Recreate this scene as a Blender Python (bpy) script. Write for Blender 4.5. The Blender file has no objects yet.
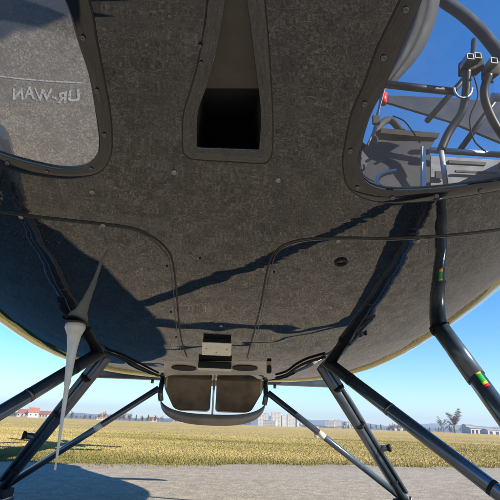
import bpy, bmesh, math, random
import numpy as np
from mathutils import Vector, Matrix
from mathutils.bvhtree import BVHTree

R = math.radians
random.seed(7)
rng = np.random.default_rng(11)
sc = bpy.context.scene
col = sc.collection

# ------------------------------------------------------------------ camera, sky, sun, exposure
CAM = Vector((0, 0, 0.34))
FPX, PITCH, ROLL = 490.0, R(19.65), R(2.1)
cam = bpy.data.cameras.new('camera')
cam.sensor_width = 36
cam.lens = FPX / 500 * 36
cam.clip_start = 0.02
cam.clip_end = 20000
camo = bpy.data.objects.new('camera', cam)
col.objects.link(camo)
camo.location = CAM
CROT = Matrix.Rotation(R(90) + PITCH, 3, 'X') @ Matrix.Rotation(ROLL, 3, 'Z')
camo.rotation_euler = CROT.to_euler()
sc.camera = camo

SUN_EL, SUN_AZ = R(27), R(121)          # azimuth clockwise from +Y (the viewing direction)
world = bpy.data.worlds.new('World')
sc.world = world
world.use_nodes = True
wn = world.node_tree
bg = wn.nodes['Background']
sky = wn.nodes.new('ShaderNodeTexSky')
sky.sky_type = 'NISHITA'
sky.sun_disc = False
sky.sun_elevation = SUN_EL
sky.sun_rotation = SUN_AZ
sky.air_density = 1.0
sky.dust_density = 0.0
sky.ozone_density = 2.6
hs = wn.nodes.new('ShaderNodeHueSaturation')
hs.inputs['Saturation'].default_value = 1.42
wn.links.new(sky.outputs[0], hs.inputs['Color'])
wb = wn.nodes.new('ShaderNodeMix')
wb.data_type = 'RGBA'
wb.blend_type = 'MULTIPLY'
wb.inputs[0].default_value = 1
wb.inputs[7].default_value = (.78, .91, 1.08, 1)
wn.links.new(hs.outputs[0], wb.inputs[6])
wn.links.new(wb.outputs[2], bg.inputs[0])
bg.inputs[1].default_value = 0.088
sl = bpy.data.lights.new('sun', 'SUN')
sl.energy = 4.7
sl.angle = R(0.53)
sl.color = (1.0, 0.89, 0.73)
so = bpy.data.objects.new('sun', sl)
col.objects.link(so)
SDIR = Vector((math.sin(SUN_AZ) * math.cos(SUN_EL), math.cos(SUN_AZ) * math.cos(SUN_EL), math.sin(SUN_EL)))
so.rotation_euler = SDIR.to_track_quat('Z', 'Y').to_euler()
so.location = SDIR * 30
vs = sc.view_settings
vs.view_transform = 'Standard'
vs.look = 'None'
vs.gamma = 1
vs.use_curve_mapping = False
vs.exposure = 1.3
sc.cycles.max_bounces = 10
sc.cycles.transparent_max_bounces = 12

# ------------------------------------------------------------------ node helpers
class NT:
    def __init__(s, name):
        s.m = bpy.data.materials.new(name)
        s.m.use_nodes = True
        s.t = s.m.node_tree
        s.p = s.t.nodes['Principled BSDF']
        s.out = s.t.nodes['Material Output']
        s._co = None
    def n(s, typ, ins=None, **kw):
        x = s.t.nodes.new(typ)
        for k, v in kw.items():
            setattr(x, k, v)
        for k, v in (ins or {}).items():
            s.set(x.inputs[k], v)
        return x
    def set(s, sock, v):
        if isinstance(v, bpy.types.NodeSocket):
            s.t.links.new(v, sock)
        elif isinstance(v, bpy.types.Node):
            s.t.links.new(v.outputs[0], sock)
        else:
            sock.default_value = v
    def co(s):
        if s._co is None:
            s._co = s.n('ShaderNodeTexCoord').outputs['Object']
        return s._co
    def noise(s, scale, detail=4, rough=.55, dist=0, vec=None):
        return s.n('ShaderNodeTexNoise', {'Vector': vec or s.co(), 'Scale': scale, 'Detail': detail, 'Roughness': rough, 'Distortion': dist})
    def ramp(s, fac, stops):
        r = s.n('ShaderNodeValToRGB', {'Fac': fac})
        e = r.color_ramp.elements
        while len(e) < len(stops):
            e.new(.5)
        for el, (p, c) in zip(e, stops):
            el.position = p
            el.color = (*c, 1) if len(c) == 3 else c
        return r.outputs[0]
    def mix(s, fac, a, b, mode='MIX'):
        x = s.n('ShaderNodeMix', data_type='RGBA', blend_type=mode)
        s.set(x.inputs[0], fac)
        for i, v in ((6, a), (7, b)):
            if isinstance(v, tuple) and len(v) == 3:
                v = (*v, 1)
            s.set(x.inputs[i], v)
        return x.outputs[2]
    def math(s, op, a, b=0.0):
        x = s.n('ShaderNodeMath', operation=op)
        s.set(x.inputs[0], a)
        s.set(x.inputs[1], b)
        return x.outputs[0]
    def mapr(s, v, a, b, c, d):
        x = s.n('ShaderNodeMapRange')
        for i, q in enumerate((v, a, b, c, d)):
            s.set(x.inputs[i], q)
        return x.outputs[0]
    def bump(s, h, strength=.3, dist=.01, normal=None):
        x = s.n('ShaderNodeBump', {'Strength': strength, 'Distance': dist, 'Height': h})
        if normal:
            s.set(x.inputs['Normal'], normal)
        return x.outputs[0]
    def P(s, **kw):
        for k, v in kw.items():
            k = k.replace('_', ' ')
            if isinstance(v, tuple) and len(v) == 3:
                v = (*v, 1)
            s.set(s.p.inputs[k], v)
        return s

def simple(name, c, rough=.5, metal=0., ior=1.5, var=.25, vscale=14., bump=0.):
    m = NT(name)
    nz = m.noise(vscale, 5)
    c2 = tuple(x * (1 - var) for x in c)
    c3 = tuple(min(1, x * (1 + var)) for x in c)
    m.P(Base_Color=m.ramp(nz.outputs[0], [(.3, c2), (.7, c3)]), Roughness=m.mapr(nz.outputs[0], .3, .7, rough * .85, min(1, rough * 1.15)), Metallic=metal, IOR=ior)
    if bump:
        m.P(Normal=m.bump(m.noise(vscale * 12, 3).outputs[0], bump, .002))
    return m.m

M = {}
# --- gloss black hull paint: clear lacquer, orange peel and slow panel waviness, dust specks
m = NT('hull_paint')
wav = m.noise(8, 0, .4, .5)
peel = m.noise(30, 0, .5, .6)
fine = m.noise(210, 2, .5)
b1 = m.bump(wav.outputs[0], .055, .02)
b2 = m.bump(peel.outputs[0], .006, .004, b1)
rv = m.n('ShaderNodeMapping', {'Vector': m.co(), 'Scale': (5, 48, 48)}).outputs[0]
rip = m.noise(1.0, 0, .4, .8, rv)
sepz = m.n('ShaderNodeSeparateXYZ', {0: m.co()}).outputs['Z']
ripm = m.math('MULTIPLY', rip.outputs[0], m.mapr(sepz, .62, .74, .02, 1))
pm = m.noise(5.5, 2, .6, 1.0)
ripm = m.math('MULTIPLY', ripm, m.mapr(pm.outputs[0], .40, .62, .12, 1.9))
b2 = m.bump(ripm, .075, .004, b2)
b3 = m.bump(fine.outputs[0], .005, .0012, b2)
speck = m.noise(420, 1, .4)
dustm = m.noise(3.5, 4, .6)
sp = m.math('MULTIPLY', m.mapr(speck.outputs[0], .68, .74, 0, 1), m.mapr(dustm.outputs[0], .35, .65, .15, .8))
film = m.mapr(dustm.outputs[0], .35, .8, .0, .06)
c = m.mix(film, (.006, .008, .011), (.10, .085, .065))
c = m.mix(sp, c, (.16, .14, .115))
m.P(Base_Color=c, Roughness=m.mapr(dustm.outputs[0], .3, .7, .004, .02), IOR=1.8, Normal=b3)
M['hull'] = m.m
M['frame'] = simple('window_frame_black', (.008, .008, .009), .06, ior=1.7, vscale=30, var=.4)
M['rubber'] = simple('seam_rubber', (.006, .006, .006), .55)
M['matte'] = simple('matte_black', (.004, .004, .005), .8)
M['ramp'] = simple('duct_ramp_paint', (.05, .044, .036), .35, vscale=40)
M['steel'] = simple('screw_steel', (.30, .285, .26), .42, .8, vscale=200)
M['navy'] = simple('strut_paint', (.030, .048, .072), .22, ior=1.9, vscale=26, bump=.05)
M['navy2'] = simple('sleeve_paint', (.034, .055, .082), .26, ior=1.8, vscale=30)
M['white'] = simple('white_gelcoat', (.62, .60, .54), .3, vscale=35, var=.12)
M['alu'] = simple('raw_aluminium', (.74, .69, .58), .5, .15, vscale=60, var=.1)
M['plate'] = simple('belly_plate_paint', (.32, .29, .23), .22, ior=1.7, vscale=30)
M['exh'] = simple('heat_stained_steel', (.16, .125, .095), .42, .5, vscale=9, var=.55, bump=.15)
M['band'] = simple('lip_metal', (.27, .22, .165), .45, .3, vscale=20)
M['strip'] = simple('strip_paint', (.55, .52, .46), .45)
M['yellow'] = simple('yellow_tape', (.80, .62, .03), .4)
M['green'] = simple('green_tape', (.02, .42, .06), .4)
M['red'] = simple('red_plastic', (.65, .02, .02), .4)
M['grey'] = simple('cabin_grey', (.12, .13, .15), .55, vscale=25)
M['dgrey'] = simple('cabin_dark', (.014, .018, .028), .8)
M['cloth'] = simple('lining_cloth', (.02, .024, .032), .9, vscale=18, bump=.2)
M['arch'] = simple('arch_paint', (.006, .018, .045), .9)
M['fabric'] = simple('seat_fabric', (.10, .105, .12), .9, vscale=60, bump=.3)
M['tube'] = simple('cockpit_tube', (.010, .013, .019), .4)
M['tube_end'] = simple('worn_tube_end', (.30, .31, .33), .4, .5)
M['ltube'] = simple('cockpit_light_tube', (.50, .52, .53), .35, .5)

def glass(name, refl, dust, tint=(1, 1, 1), lowk=22.0):
    m = NT(name)
    t = m.t
    tr = m.n('ShaderNodeBsdfTransparent', {'Color': (*tint, 1)})
    gl = m.n('ShaderNodeBsdfGlossy', {'Roughness': .012, 'Color': (1, 1, 1, 1)})
    m.set(gl.inputs['Normal'], m.bump(m.noise(4, 2).outputs[0], .02, .01))
    lw = m.n('ShaderNodeLayerWeight', {'Blend': .45})
    fr = m.mapr(lw.outputs['Facing'], 0, 1, refl * .75, min(1, refl * 2.4))
    mx = m.n('ShaderNodeMixShader', {0: fr, 1: tr.outputs[0], 2: gl.outputs[0]})
    df = m.n('ShaderNodeBsdfDiffuse', {'Color': (.75, .77, .8, 1)})
    d1 = m.noise(9, 5, .6).outputs[0]
    d2 = m.mapr(m.noise(600, 1).outputs[0], .66, .74, 0, .5)
    zz = m.n('ShaderNodeSeparateXYZ', {0: m.co()}).outputs['Z']
    low = m.mapr(zz, .755, .85, lowk, .35)
    df_f = m.math('ADD', m.math('MULTIPLY', m.mapr(d1, .3, .75, dust * .5, dust * 1.6), low), m.math('MULTIPLY', d2, dust * 2))
    mx2 = m.n('ShaderNodeMixShader', {0: df_f, 1: mx.outputs[0], 2: df.outputs[0]})
    m.t.links.new(mx2.outputs[0], m.out.inputs[0])
    return m.m
M['glass_l'] = glass('tinted_glazing', .29, .035, (.5, .52, .55), 2.2)
M['glass_r'] = glass('clear_glazing', .012, .0045)
M['canopy'] = glass('canopy_glazing', .04, .002)

# --- ground materials
m = NT('asphalt')
wob = m.n('ShaderNodeVectorMath', {0: m.co(), 1: m.n('ShaderNodeVectorMath', {0: m.noise(90, 2).outputs['Color'], 1: (.003, .003, .003)}, operation='MULTIPLY').outputs[0]}, operation='ADD').outputs[0]
vo = m.n('ShaderNodeTexVoronoi', {'Vector': wob, 'Scale': 170.0, 'Randomness': 1.0})
vo2 = m.n('ShaderNodeTexVoronoi', {'Vector': wob, 'Scale': 300.0})
gr = m.noise(120, 6, .75)
gr2 = m.noise(60, 6, .78)
big = m.noise(.55, 5, .6)
mid = m.noise(6, 5, .65)
stone = m.ramp(vo.outputs['Color'], [(.12, (.06, .05, .038)), (.45, (.27, .235, .18)), (.75, (.50, .44, .345)), (.94, (.95, .86, .70))])
stone2 = m.ramp(vo2.outputs['Color'], [(.12, (.08, .068, .053)), (.88, (.62, .55, .43))])
cc = m.mix(.5, stone, stone2)
cc = m.mix(m.mapr(gr.outputs[0], .36, .55, .9, 0), cc, (.045, .04, .033))
cc = m.mix(m.mapr(gr2.outputs[0], .36, .55, .75, 0), cc, (.09, .08, .063))
cc = m.mix(m.mapr(gr2.outputs[0], .54, .68, 0, .55), cc, (.62, .56, .45))
blot = m.noise(13, 4, .7)
cc = m.mix(m.mapr(blot.outputs[0], .36, .52, .62, 0), cc, (.085, .076, .062))
cc = m.mix(m.mapr(blot.outputs[0], .55, .70, 0, .35), cc, (.52, .47, .39))
cc = m.mix(m.mapr(mid.outputs[0], .35, .7, .4, 0), cc, (.20, .178, .14))
cc = m.mix(m.mapr(big.outputs[0], .3, .7, .3, 0), cc, (.26, .232, .185))
cr = m.n('ShaderNodeTexVoronoi', {'Vector': m.n('ShaderNodeVectorMath', {0: m.co(), 1: m.noise(1.5, 4).outputs['Color']}, operation='ADD').outputs[0], 'Scale': .45}, feature='DISTANCE_TO_EDGE')
cc = m.mix(m.mapr(cr.outputs[0], 0, .005, .35, 0), cc, (.05, .045, .04))
hgt = m.math('ADD', m.math('MULTIPLY', gr.outputs[0], 1.0), m.math('MULTIPLY', gr2.outputs[0], 1.4))
sx = m.n('ShaderNodeSeparateXYZ', {0: m.co()})
toe = m.math('SUBTRACT', sx.outputs['Y'], m.math('ADD', m.math('MULTIPLY', sx.outputs['X'], .36), 4.85))
dirt = m.math('MULTIPLY', m.mapr(toe, -.75, .05, 0, 1), m.mapr(m.noise(5, 6, .7).outputs[0], .38, .62, .1, 1))
cc = m.mix(m.math('MULTIPLY', dirt, .75), cc, (.17, .13, .075))
cc = m.mix(m.mapr(m.noise(1.1, 5, .62).outputs[0], .52, .66, 0, .35), cc, (.12, .108, .088))
cc = m.mix(1.0, cc, (1.42, 1.40, 1.36), 'MULTIPLY')
m.P(Base_Color=cc, Roughness=.88, Normal=m.bump(hgt, .6, .005))
M['asphalt'] = m.m

m = NT('dry_meadow')
mp = m.n('ShaderNodeMapping', {'Vector': m.co(), 'Scale': (.25, 1.0, 1.0)})
n1 = m.noise(.09, 6, .62, 0, mp.outputs[0])
n2 = m.noise(2.2, 6, .7)
n3 = m.noise(.012, 4, .5, 0, mp.outputs[0])
a = m.ramp(n2.outputs[0], [(.28, (.12, .115, .035)), (.5, (.33, .25, .10)), (.72, (.42, .33, .16))])
b = m.ramp(n1.outputs[0], [(.3, (.19, .18, .06)), (.5, (.40, .305, .12)), (.7, (.46, .36, .17))])
cc = m.mix(.6, a, b)
cc = m.mix(m.mapr(n3.outputs[0], .4, .6, 0, .45), cc, (.50, .37, .17))
m.P(Base_Color=cc, Roughness=.95, Normal=m.bump(n2.outputs[0], .8, .05))
m.p.inputs['Specular IOR Level'].default_value = .1
M['meadow'] = m.m

m = NT('grass_blade')
at = m.n('ShaderNodeAttribute', attribute_name='tone')
cc = m.ramp(at.outputs['Fac'], [(0, (.08, .08, .024)), (.3, (.18, .165, .055)), (.6, (.31, .255, .10)), (1, (.39, .315, .15))])
m.P(Base_Color=cc, Roughness=.8)
m.p.inputs['Specular IOR Level'].default_value = .2
M['blade'] = m.m
m = NT('chalky_paint')
m.P(Base_Color=(.70, .70, .68), Roughness=.9, Alpha=m.mapr(m.noise(130, 4, .7).outputs[0], .36, .50, .15, .95))
M['paint'] = m.m
M['hill'] = simple('forest_hill', (.05, .062, .035), .95, vscale=.004, var=.5)
M['bark'] = simple('bark', (.09, .07, .055), .9)
M['twig'] = simple('bare_twigs', (.12, .09, .07), .9, vscale=1.2, var=.4)
M['ever'] = simple('conifer_needles', (.035, .055, .025), .9, vscale=1.0, var=.5)
M['roofred'] = simple('red_roof_tiles', (.27, .11, .075), .8, vscale=1.5)
M['plaster'] = simple('pale_plaster', (.46, .43, .39), .85, vscale=.4, var=.1)
M['plaster2'] = simple('grey_plaster', (.36, .36, .355), .85, vscale=.4, var=.1)
M['winglass'] = simple('window_dark', (.05, .06, .08), .2)
M['roofgrey'] = simple('grey_roof', (.30, .30, .31), .7)
M['orange'] = simple('orange_paint', (.72, .16, .03), .5)

# ------------------------------------------------------------------ object helpers
def mesh_obj(name, verts, faces, mat, parent=None, smooth=True, loc=None):
    me = bpy.data.meshes.new(name)
    me.from_pydata([tuple(v) for v in verts], [], faces)
    me.materials.append(mat)
    if smooth:
        me.polygons.foreach_set('use_smooth', [True] * len(me.polygons))
    me.update()
    o = bpy.data.objects.new(name, me)
    col.objects.link(o)
    if parent:
        o.parent = parent
    if loc:
        o.location = loc
    return o

def bm_obj(name, bm, mat, parent=None, smooth=False):
    me = bpy.data.meshes.new(name)
    bmesh.ops.recalc_face_normals(bm, faces=bm.faces)
    bm.to_mesh(me)
    bm.free()
    me.materials.append(mat)
    if smooth:
        me.polygons.foreach_set('use_smooth', [True] * len(me.polygons))
    o = bpy.data.objects.new(name, me)
    col.objects.link(o)
    if parent:
        o.parent = parent
    return o

def empty(name, loc, rz=0):
    o = bpy.data.objects.new(name, None)
    o.empty_display_size = .2
    o.location = loc
    o.rotation_euler = (0, 0, rz)
    col.objects.link(o)
    return o

def tag(o, label=None, cat=None, group=None, kind=None):
    if label: o['label'] = label
    if cat: o['category'] = cat
    if group: o['group'] = group
    if kind: o['kind'] = kind
    return o

def catmull(pts, n, closed=False):
    P = [Vector(p) for p in pts]
    out = []
    k = len(P)
    segs = k if closed else k - 1
    per = max(2, n // segs)
    for i in range(segs):
        if closed:
            a, b, c, d = P[(i - 1) % k], P[i], P[(i + 1) % k], P[(i + 2) % k]
        else:
            a, b, c, d = P[max(i - 1, 0)], P[i], P[i + 1], P[min(i + 2, k - 1)]
        for j in range(per):
            t = j / per
            out.append(.5 * ((2 * b) + (c - a) * t + (2 * a - 5 * b + 4 * c - d) * t * t + (3 * b - a - 3 * c + d) * t ** 3))
    if not closed:
        out.append(P[-1])
    return out

def tube_data(pts, rad, seg=14, flat=1.0, up=None):
    """tube along pts; rad number or list; flat <1 squashes across the 'side' axis (streamlined)"""
    pts = [Vector(p) for p in pts]
    n = len(pts)
    if not hasattr(rad, '__len__'):
        rad = [rad] * n
    V, F = [], []
    t0 = (pts[1] - pts[0]).normalized()
    ref = Vector(up) if up else (Vector((0, 1, 0)) if abs(t0.y) < .9 else Vector((1, 0, 0)))
    for i, p in enumerate(pts):
        t = (pts[min(i + 1, n - 1)] - pts[max(i - 1, 0)]).normalized()
        s = t.cross(ref).normalized()
        u = s.cross(t).normalized()
        if not up:
            ref = u
        for j in range(seg):
            a = 2 * math.pi * j / seg
            V.append(p + s * math.cos(a) * rad[i] * flat + u * math.sin(a) * rad[i])
    for i in range(n - 1):
        for j in range(seg):
            k = (j + 1) % seg
            F.append((i * seg + j, i * seg + k, (i + 1) * seg + k, (i + 1) * seg + j))
    F.append(tuple(range(seg - 1, -1, -1)))
    F.append(tuple((n - 1) * seg + j for j in range(seg)))
    return V, F

def tube(name, pts, rad, mat, parent, seg=14, flat=1.0, up=None):
    V, F = tube_data(pts, rad, seg, flat, up)
    o = mesh_obj(name, V, F, mat, parent)
    me = o.data
    for p in me.polygons:
        if len(p.vertices) > 4:
            p.use_smooth = False
    return o

def box_bm(bm, c, s, rot=None, bevel=0.0):
    r = bmesh.ops.create_cube(bm, size=1.0)
    mt = Matrix.Translation(Vector(c)) @ (rot.to_4x4() if rot else Matrix.Identity(4)) @ Matrix.Diagonal((*s, 1))
    bmesh.ops.transform(bm, matrix=mt, verts=r['verts'])
    if bevel:
        es = {e for v in r['verts'] for e in v.link_edges}
        bmesh.ops.bevel(bm, geom=list(es), offset=bevel, segments=2, affect='EDGES', profile=.7)
    return r

def box(name, c, s, mat, parent=None, rot=None, bevel=0.004):
    bm = bmesh.new()
    box_bm(bm, c, s, rot, bevel)
    return bm_obj(name, bm, mat, parent)

# ------------------------------------------------------------------ the setting: ground
def grid_sheet(name, x0, x1, y0, y1, z, mat, kind='structure'):
    o = mesh_obj(name, [(x0, y0, z), (x1, y0, z), (x1, y1, z), (x0, y1, z)], [(0, 1, 2, 3)], mat, smooth=False)
    tag(o, kind=kind)
    return o
grid_sheet('ground', -7000, 7000, -7000, 7000, -0.012, M['meadow'])
EDGE = lambda x: 4.85 + .36 * x                   # far edge of the paved apron
def edge_noise(x):
    return .10 * math.sin(x * 2.3) + .07 * math.sin(x * 6.1 + 1) + .045 * math.sin(x * 15 + 2) + .02 * math.sin(x * 37)
xs = np.concatenate([np.arange(-60, -5, 2.0), np.arange(-5, 8, .04), np.arange(8, 62, 2.0)])
V = [(x, EDGE(x) + edge_noise(x), 0) for x in xs] + [(x, -60, 0) for x in xs]
k = len(xs)
F = [(i + k, i + 1 + k, i + 1, i) for i in range(k - 1)]
tag(mesh_obj('apron', V, F, M['asphalt'], smooth=False), kind='structure')

# ------------------------------------------------------------------ the helicopter: frame of reference
YAW = R(3.5)
OB = 1.6                                           # origin of the helicopter on the ground under the cabin
cy, sy = math.cos(YAW), math.sin(YAW)
heli = empty('helicopter', (-sy * OB, cy * OB, 0), YAW)
tag(heli, 'glossy black light helicopter on skids, seen from under its nose', 'helicopter')
def H(r, b, z):
    return Vector((r, b - OB, z))
HC = H(0, 0, CAM.z)
HROT = Matrix.Rotation(-YAW, 3, 'Z') @ CROT
HINV = HROT.inverted()
def ray(px, py):
    return (HROT @ Vector(((px - 250), (250 - py), -FPX))).normalized()
def toworld(v):
    return heli_mat @ v
heli_mat = Matrix.Translation(heli.location) @ Matrix.Rotation(YAW, 4, 'Z')
def proj(v):
    c = HINV @ (Vector(v) - HC)
    if c.z > -.01:
        return None
    return (250 + FPX * c.x / -c.z, 250 - FPX * c.y / -c.z)
def PB(px, py, b):
    """point on the line of sight at helicopter station b"""
    d = ray(px, py)
    t = (b - OB - HC.y) / d.y
    return HC + d * t

# ---- hull surface: rounded pod described by stations
B0, B1 = .10, 3.15
def sst(x, a, b):
    t = max(0, min(1, (x - a) / (b - a)))
    return t * t * (3 - 2 * t)
def halfwidth(b):
    e = min(1, (b - B0) / 1.35)
    w = .92 * max(0, 1 - (1 - e) ** 2.1) ** .5
    if b > 2.0:
        w *= 1 - .45 * sst(b, 2.0, 3.4)
    return w
def zmid(b):
    return 1.10 + .03 * sst(b, .3, 1.4)
def drop(b):
    e = min(1, (b - B0) / 1.8)
    d = .63 * max(0, 1 - (1 - e) ** 1.5) ** .53
    if b > 1.95:
        d -= .30 * sst(b, 1.95, 3.15)
    return d
def rise(b):
    e = min(1, (b - B0) / 1.5)
    d = .78 * max(0, 1 - (1 - e) ** 2.0) ** .55
    if b > 1.9:
        d -= .45 * sst(b, 1.9, 3.15)
    return d
NEX = 3.1
NU, NV = 480, 250
verts, quads = [], []
bs = []
for i in range(NV + 1):
    t = i / NV
    bs.append(B0 + .0006 + (B1 - B0) * (t ** 1.9))
dense = [(math.copysign(abs(math.cos(t)) ** (2 / NEX), math.cos(t)), math.copysign(abs(math.sin(t)) ** (2 / NEX), math.sin(t))) for t in (2 * math.pi * k_ / 40000 for k_ in range(40001))]
cum = [0.0]
for p_, q_ in zip(dense, dense[1:]):
    cum.append(cum[-1] + math.hypot(q_[0] - p_[0], q_[1] - p_[1]))
section = []                                       # unit section, points evenly spaced along its outline
k_ = 0
for j in range(NU):
    while cum[k_] < cum[-1] * j / NU:
        k_ += 1
    section.append(dense[k_])
for b in bs:
    W, Z, D, T = halfwidth(b), zmid(b), drop(b), rise(b)
    for j in range(NU):
        x, h = W * section[j][0], section[j][1]
        verts.append(H(x, b, Z + (T if h > 0 else D) * h))
for i in range(NV):
    for j in range(NU):
        k = (j + 1) % NU
        quads.append((i * NU + j, i * NU + k, (i + 1) * NU + k, (i + 1) * NU + j))
nose_cap = tuple(range(NU - 1, -1, -1))
tail_cap = tuple(NV * NU + j for j in range(NU))
bvh = BVHTree.FromPolygons(verts, quads)
VA = np.array([tuple(v) for v in verts])
QA = np.array(quads)
fn = np.cross(VA[QA[:, 2]] - VA[QA[:, 0]], VA[QA[:, 3]] - VA[QA[:, 1]])
VN = np.zeros_like(VA)
for k_ in range(4):
    np.add.at(VN, QA[:, k_], fn)
VN /= np.linalg.norm(VN, axis=1, keepdims=True) + 1e-12
def smooth_normal(loc, idx):
    q = QA[idx]
    dd = np.linalg.norm(VA[q] - np.array(loc), axis=1)
    a = VA[q[1]] - VA[q[0]]; b_ = VA[q[3]] - VA[q[0]]; p = np.array(loc) - VA[q[0]]
    u = float(np.clip(p @ a / (a @ a + 1e-15), 0, 1)); v = float(np.clip(p @ b_ / (b_ @ b_ + 1e-15), 0, 1))
    nn = VN[q[0]] * (1 - u) * (1 - v) + VN[q[1]] * u * (1 - v) + VN[q[2]] * u * v + VN[q[3]] * (1 - u) * v
    return Vector(nn).normalized()

def hit(px, py, off=0.0):
    d = ray(px, py)
    loc, nor, idx, dist = bvh.ray_cast(HC, d)
    if loc is None:
        # past the silhouette: take the nearest hull point to the line of sight
        p = HC + d * 1.1
        loc, nor, idx, dist = bvh.find_nearest(p)
    nor = smooth_normal(loc, idx)
    if nor.dot(d) > 0:
        nor = -nor
    return loc + nor * off, nor

def inpoly(p, poly):
    x, y = p
    ins = False
    n = len(poly)
    for i in range(n):
        x1, y1 = poly[i][0], poly[i][1]
        x2, y2 = poly[i - 1][0], poly[i - 1][1]
        if (y1 > y) != (y2 > y) and x < (x2 - x1) * (y - y1) / (y2 - y1) + x1:
            ins = not ins
    return ins

# outlines measured on the photograph, laid on the hull surface
def sm(p, n=160):
    return catmull([(x, y, 0) for x, y in p], n, True)
WL_IN = [(65, 0), (78, 41), (89, 75), (96, 115), (99, 142), (96, 156), (86, 166), (66, 169), (40, 165), (0, 154), (-55, 132), (-90, 80), (-95, 10), (-60, -50), (-5, -75), (38, -50)]
WL_OUT = [(89, 0), (97, 41), (104, 78), (110, 112), (112, 142), (109, 160), (97, 173), (72, 178), (42, 176), (0, 167), (-62, 146), (-106, 85), (-110, 5), (-70, -68), (-3, -95), (62, -65)]
WR_IN = [(421, 2), (402, 44), (386, 84), (371, 114), (362, 144), (360, 166), (367, 182), (388, 189.5), (428, 189), (464, 185), (500, 180), (560, 165), (590, 105), (580, 20), (540, -40), (480, -65), (440, -40)]
WR_OUT = [(399, 2), (378, 46), (364, 84), (352, 112), (345, 144), (343, 168), (351, 190), (380, 202), (428, 201), (464, 196), (502, 190), (570, 178), (607, 108), (596, 10), (550, -58), (480, -85), (420, -50)]
SL_OUT = [(209, -35), (207, 0), (203.5, 30), (198, 62), (191, 88), (184.8, 108), (182.6, 122), (182.6, 148), (186, 156), (196, 159.5), (227, 161.5), (261, 163.3), (269, 160), (272.6, 150), (273, 122), (272.2, 100), (270.6, 70), (267.8, 30), (265, 0), (261.5, -35), (252, -46), (236, -50), (219, -46)]
def closed_outline(pts, n=200):
    return sm(pts, n)

def surface_ring(name, inner, outer, mat, parent, n=192, lift=.0014, rim=.008):
    a, b = closed_outline(inner, n), closed_outline(outer, n)
    # resample both to the same count by index fraction (same control-point count, so they pair up)
    k = min(len(a), len(b))
    V, F = [], []
    rows = [0, .05, .5, .90, 1]
    lifts = [lift * .6, lift, lift, lift, 0.0]
    for i in range(k):
        pa, pb = a[i], b[i]
        p0, n0 = hit(pa.x, pa.y, lift * .6)
        V.append(p0 - n0 * rim)
        for t, l in zip(rows, lifts):
            q = pa.lerp(pb, t)
            p, nn = hit(q.x, q.y, l)
            V.append(p)
    w = len(rows) + 1
    for i in range(k):
        j = (i + 1) % k
        for q in range(w - 1):
            F.append((i * w + q, i * w + q + 1, j * w + q + 1, j * w + q))
    return mesh_obj(name, V, F, mat, parent)

def outline_seam(name, outer, parent, w=.0012, lift=.0006):
    P = closed_outline(outer, 192)
    V, F = [], []
    H3 = [hit(p.x, p.y, lift) for p in P]
    k = len(H3)
    for i, (p, nn) in enumerate(H3):
        t = (H3[(i + 1) % k][0] - H3[i - 1][0]).normalized()
        sd = nn.cross(t).normalized()
        V += [p - sd * w, p + sd * w]
    for i in range(k):
        j = (i + 1) % k
        F.append((i * 2, i * 2 + 1, j * 2 + 1, j * 2))
    return mesh_obj(name, V, F, M['rubber'], parent)
def mid_outline(a, b, t=.45):
    A, B = closed_outline(a), closed_outline(b)
    return [p.lerp(q, t) for p, q in zip(A, B)]
SL_IN = [(227, -30), (225, 0), (221, 27), (215.5, 54), (207.5, 84), (199.5, 106), (197.2, 120), (197, 142), (197.6, 147.2), (202, 148.2), (228, 149.2), (254, 150.1), (258.6, 149.6), (259.4, 143), (260.8, 122), (260.2, 104), (257, 78), (251, 30), (247, 0), (244, -30), (241, -35), (236, -37), (231, -35)]
cutL, cutR, cutS = mid_outline(WL_IN, WL_OUT), mid_outline(WR_IN, WR_OUT), mid_outline(SL_IN, SL_OUT, .5)
bbox = lambda P: (min(p.x for p in P), max(p.x for p in P), min(p.y for p in P), max(p.y for p in P))
cuts = [(cutL, bbox(cutL)), (cutR, bbox(cutR)), (cutS, bbox(cutS))]
parts = {'hull': [], 0: [], 1: [], 'canopy': []}
q = quads[(NV // 2) * NU + 3]
FS = 1 if (verts[q[1]] - verts[q[0]]).cross(verts[q[3]] - verts[q[0]]).x > 0 else -1   # +1 when the winding faces outwards
for qi, q in enumerate(quads):
    c = (verts[q[0]] + verts[q[1]] + verts[q[2]] + verts[q[3]]) / 4
    qr, qa = qi // NU, qi % NU
    b = bs[qr]
    key = 'hull'
    if b < 1.6 and c.z < 1.5:
        uv = proj(c) if (verts[q[1]] - verts[q[0]]).cross(verts[q[3]] - verts[q[0]]).dot(c - HC) * FS < 0 else None
        if uv:
            for ci, (poly, bb) in enumerate(cuts):
                if bb[0] < uv[0] < bb[1] and bb[2] < uv[1] < bb[3] and inpoly(uv, poly):
                    key = ci if ci < 2 else None
                    break
    if key == 'hull' and .3 < b < 2.15 and 6 < qa < NU // 2 - 6 and not (qa > NU // 2 - 50 and b > .75):
        key = 'canopy'
    if key is not None:
        parts[key].append(q)

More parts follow.
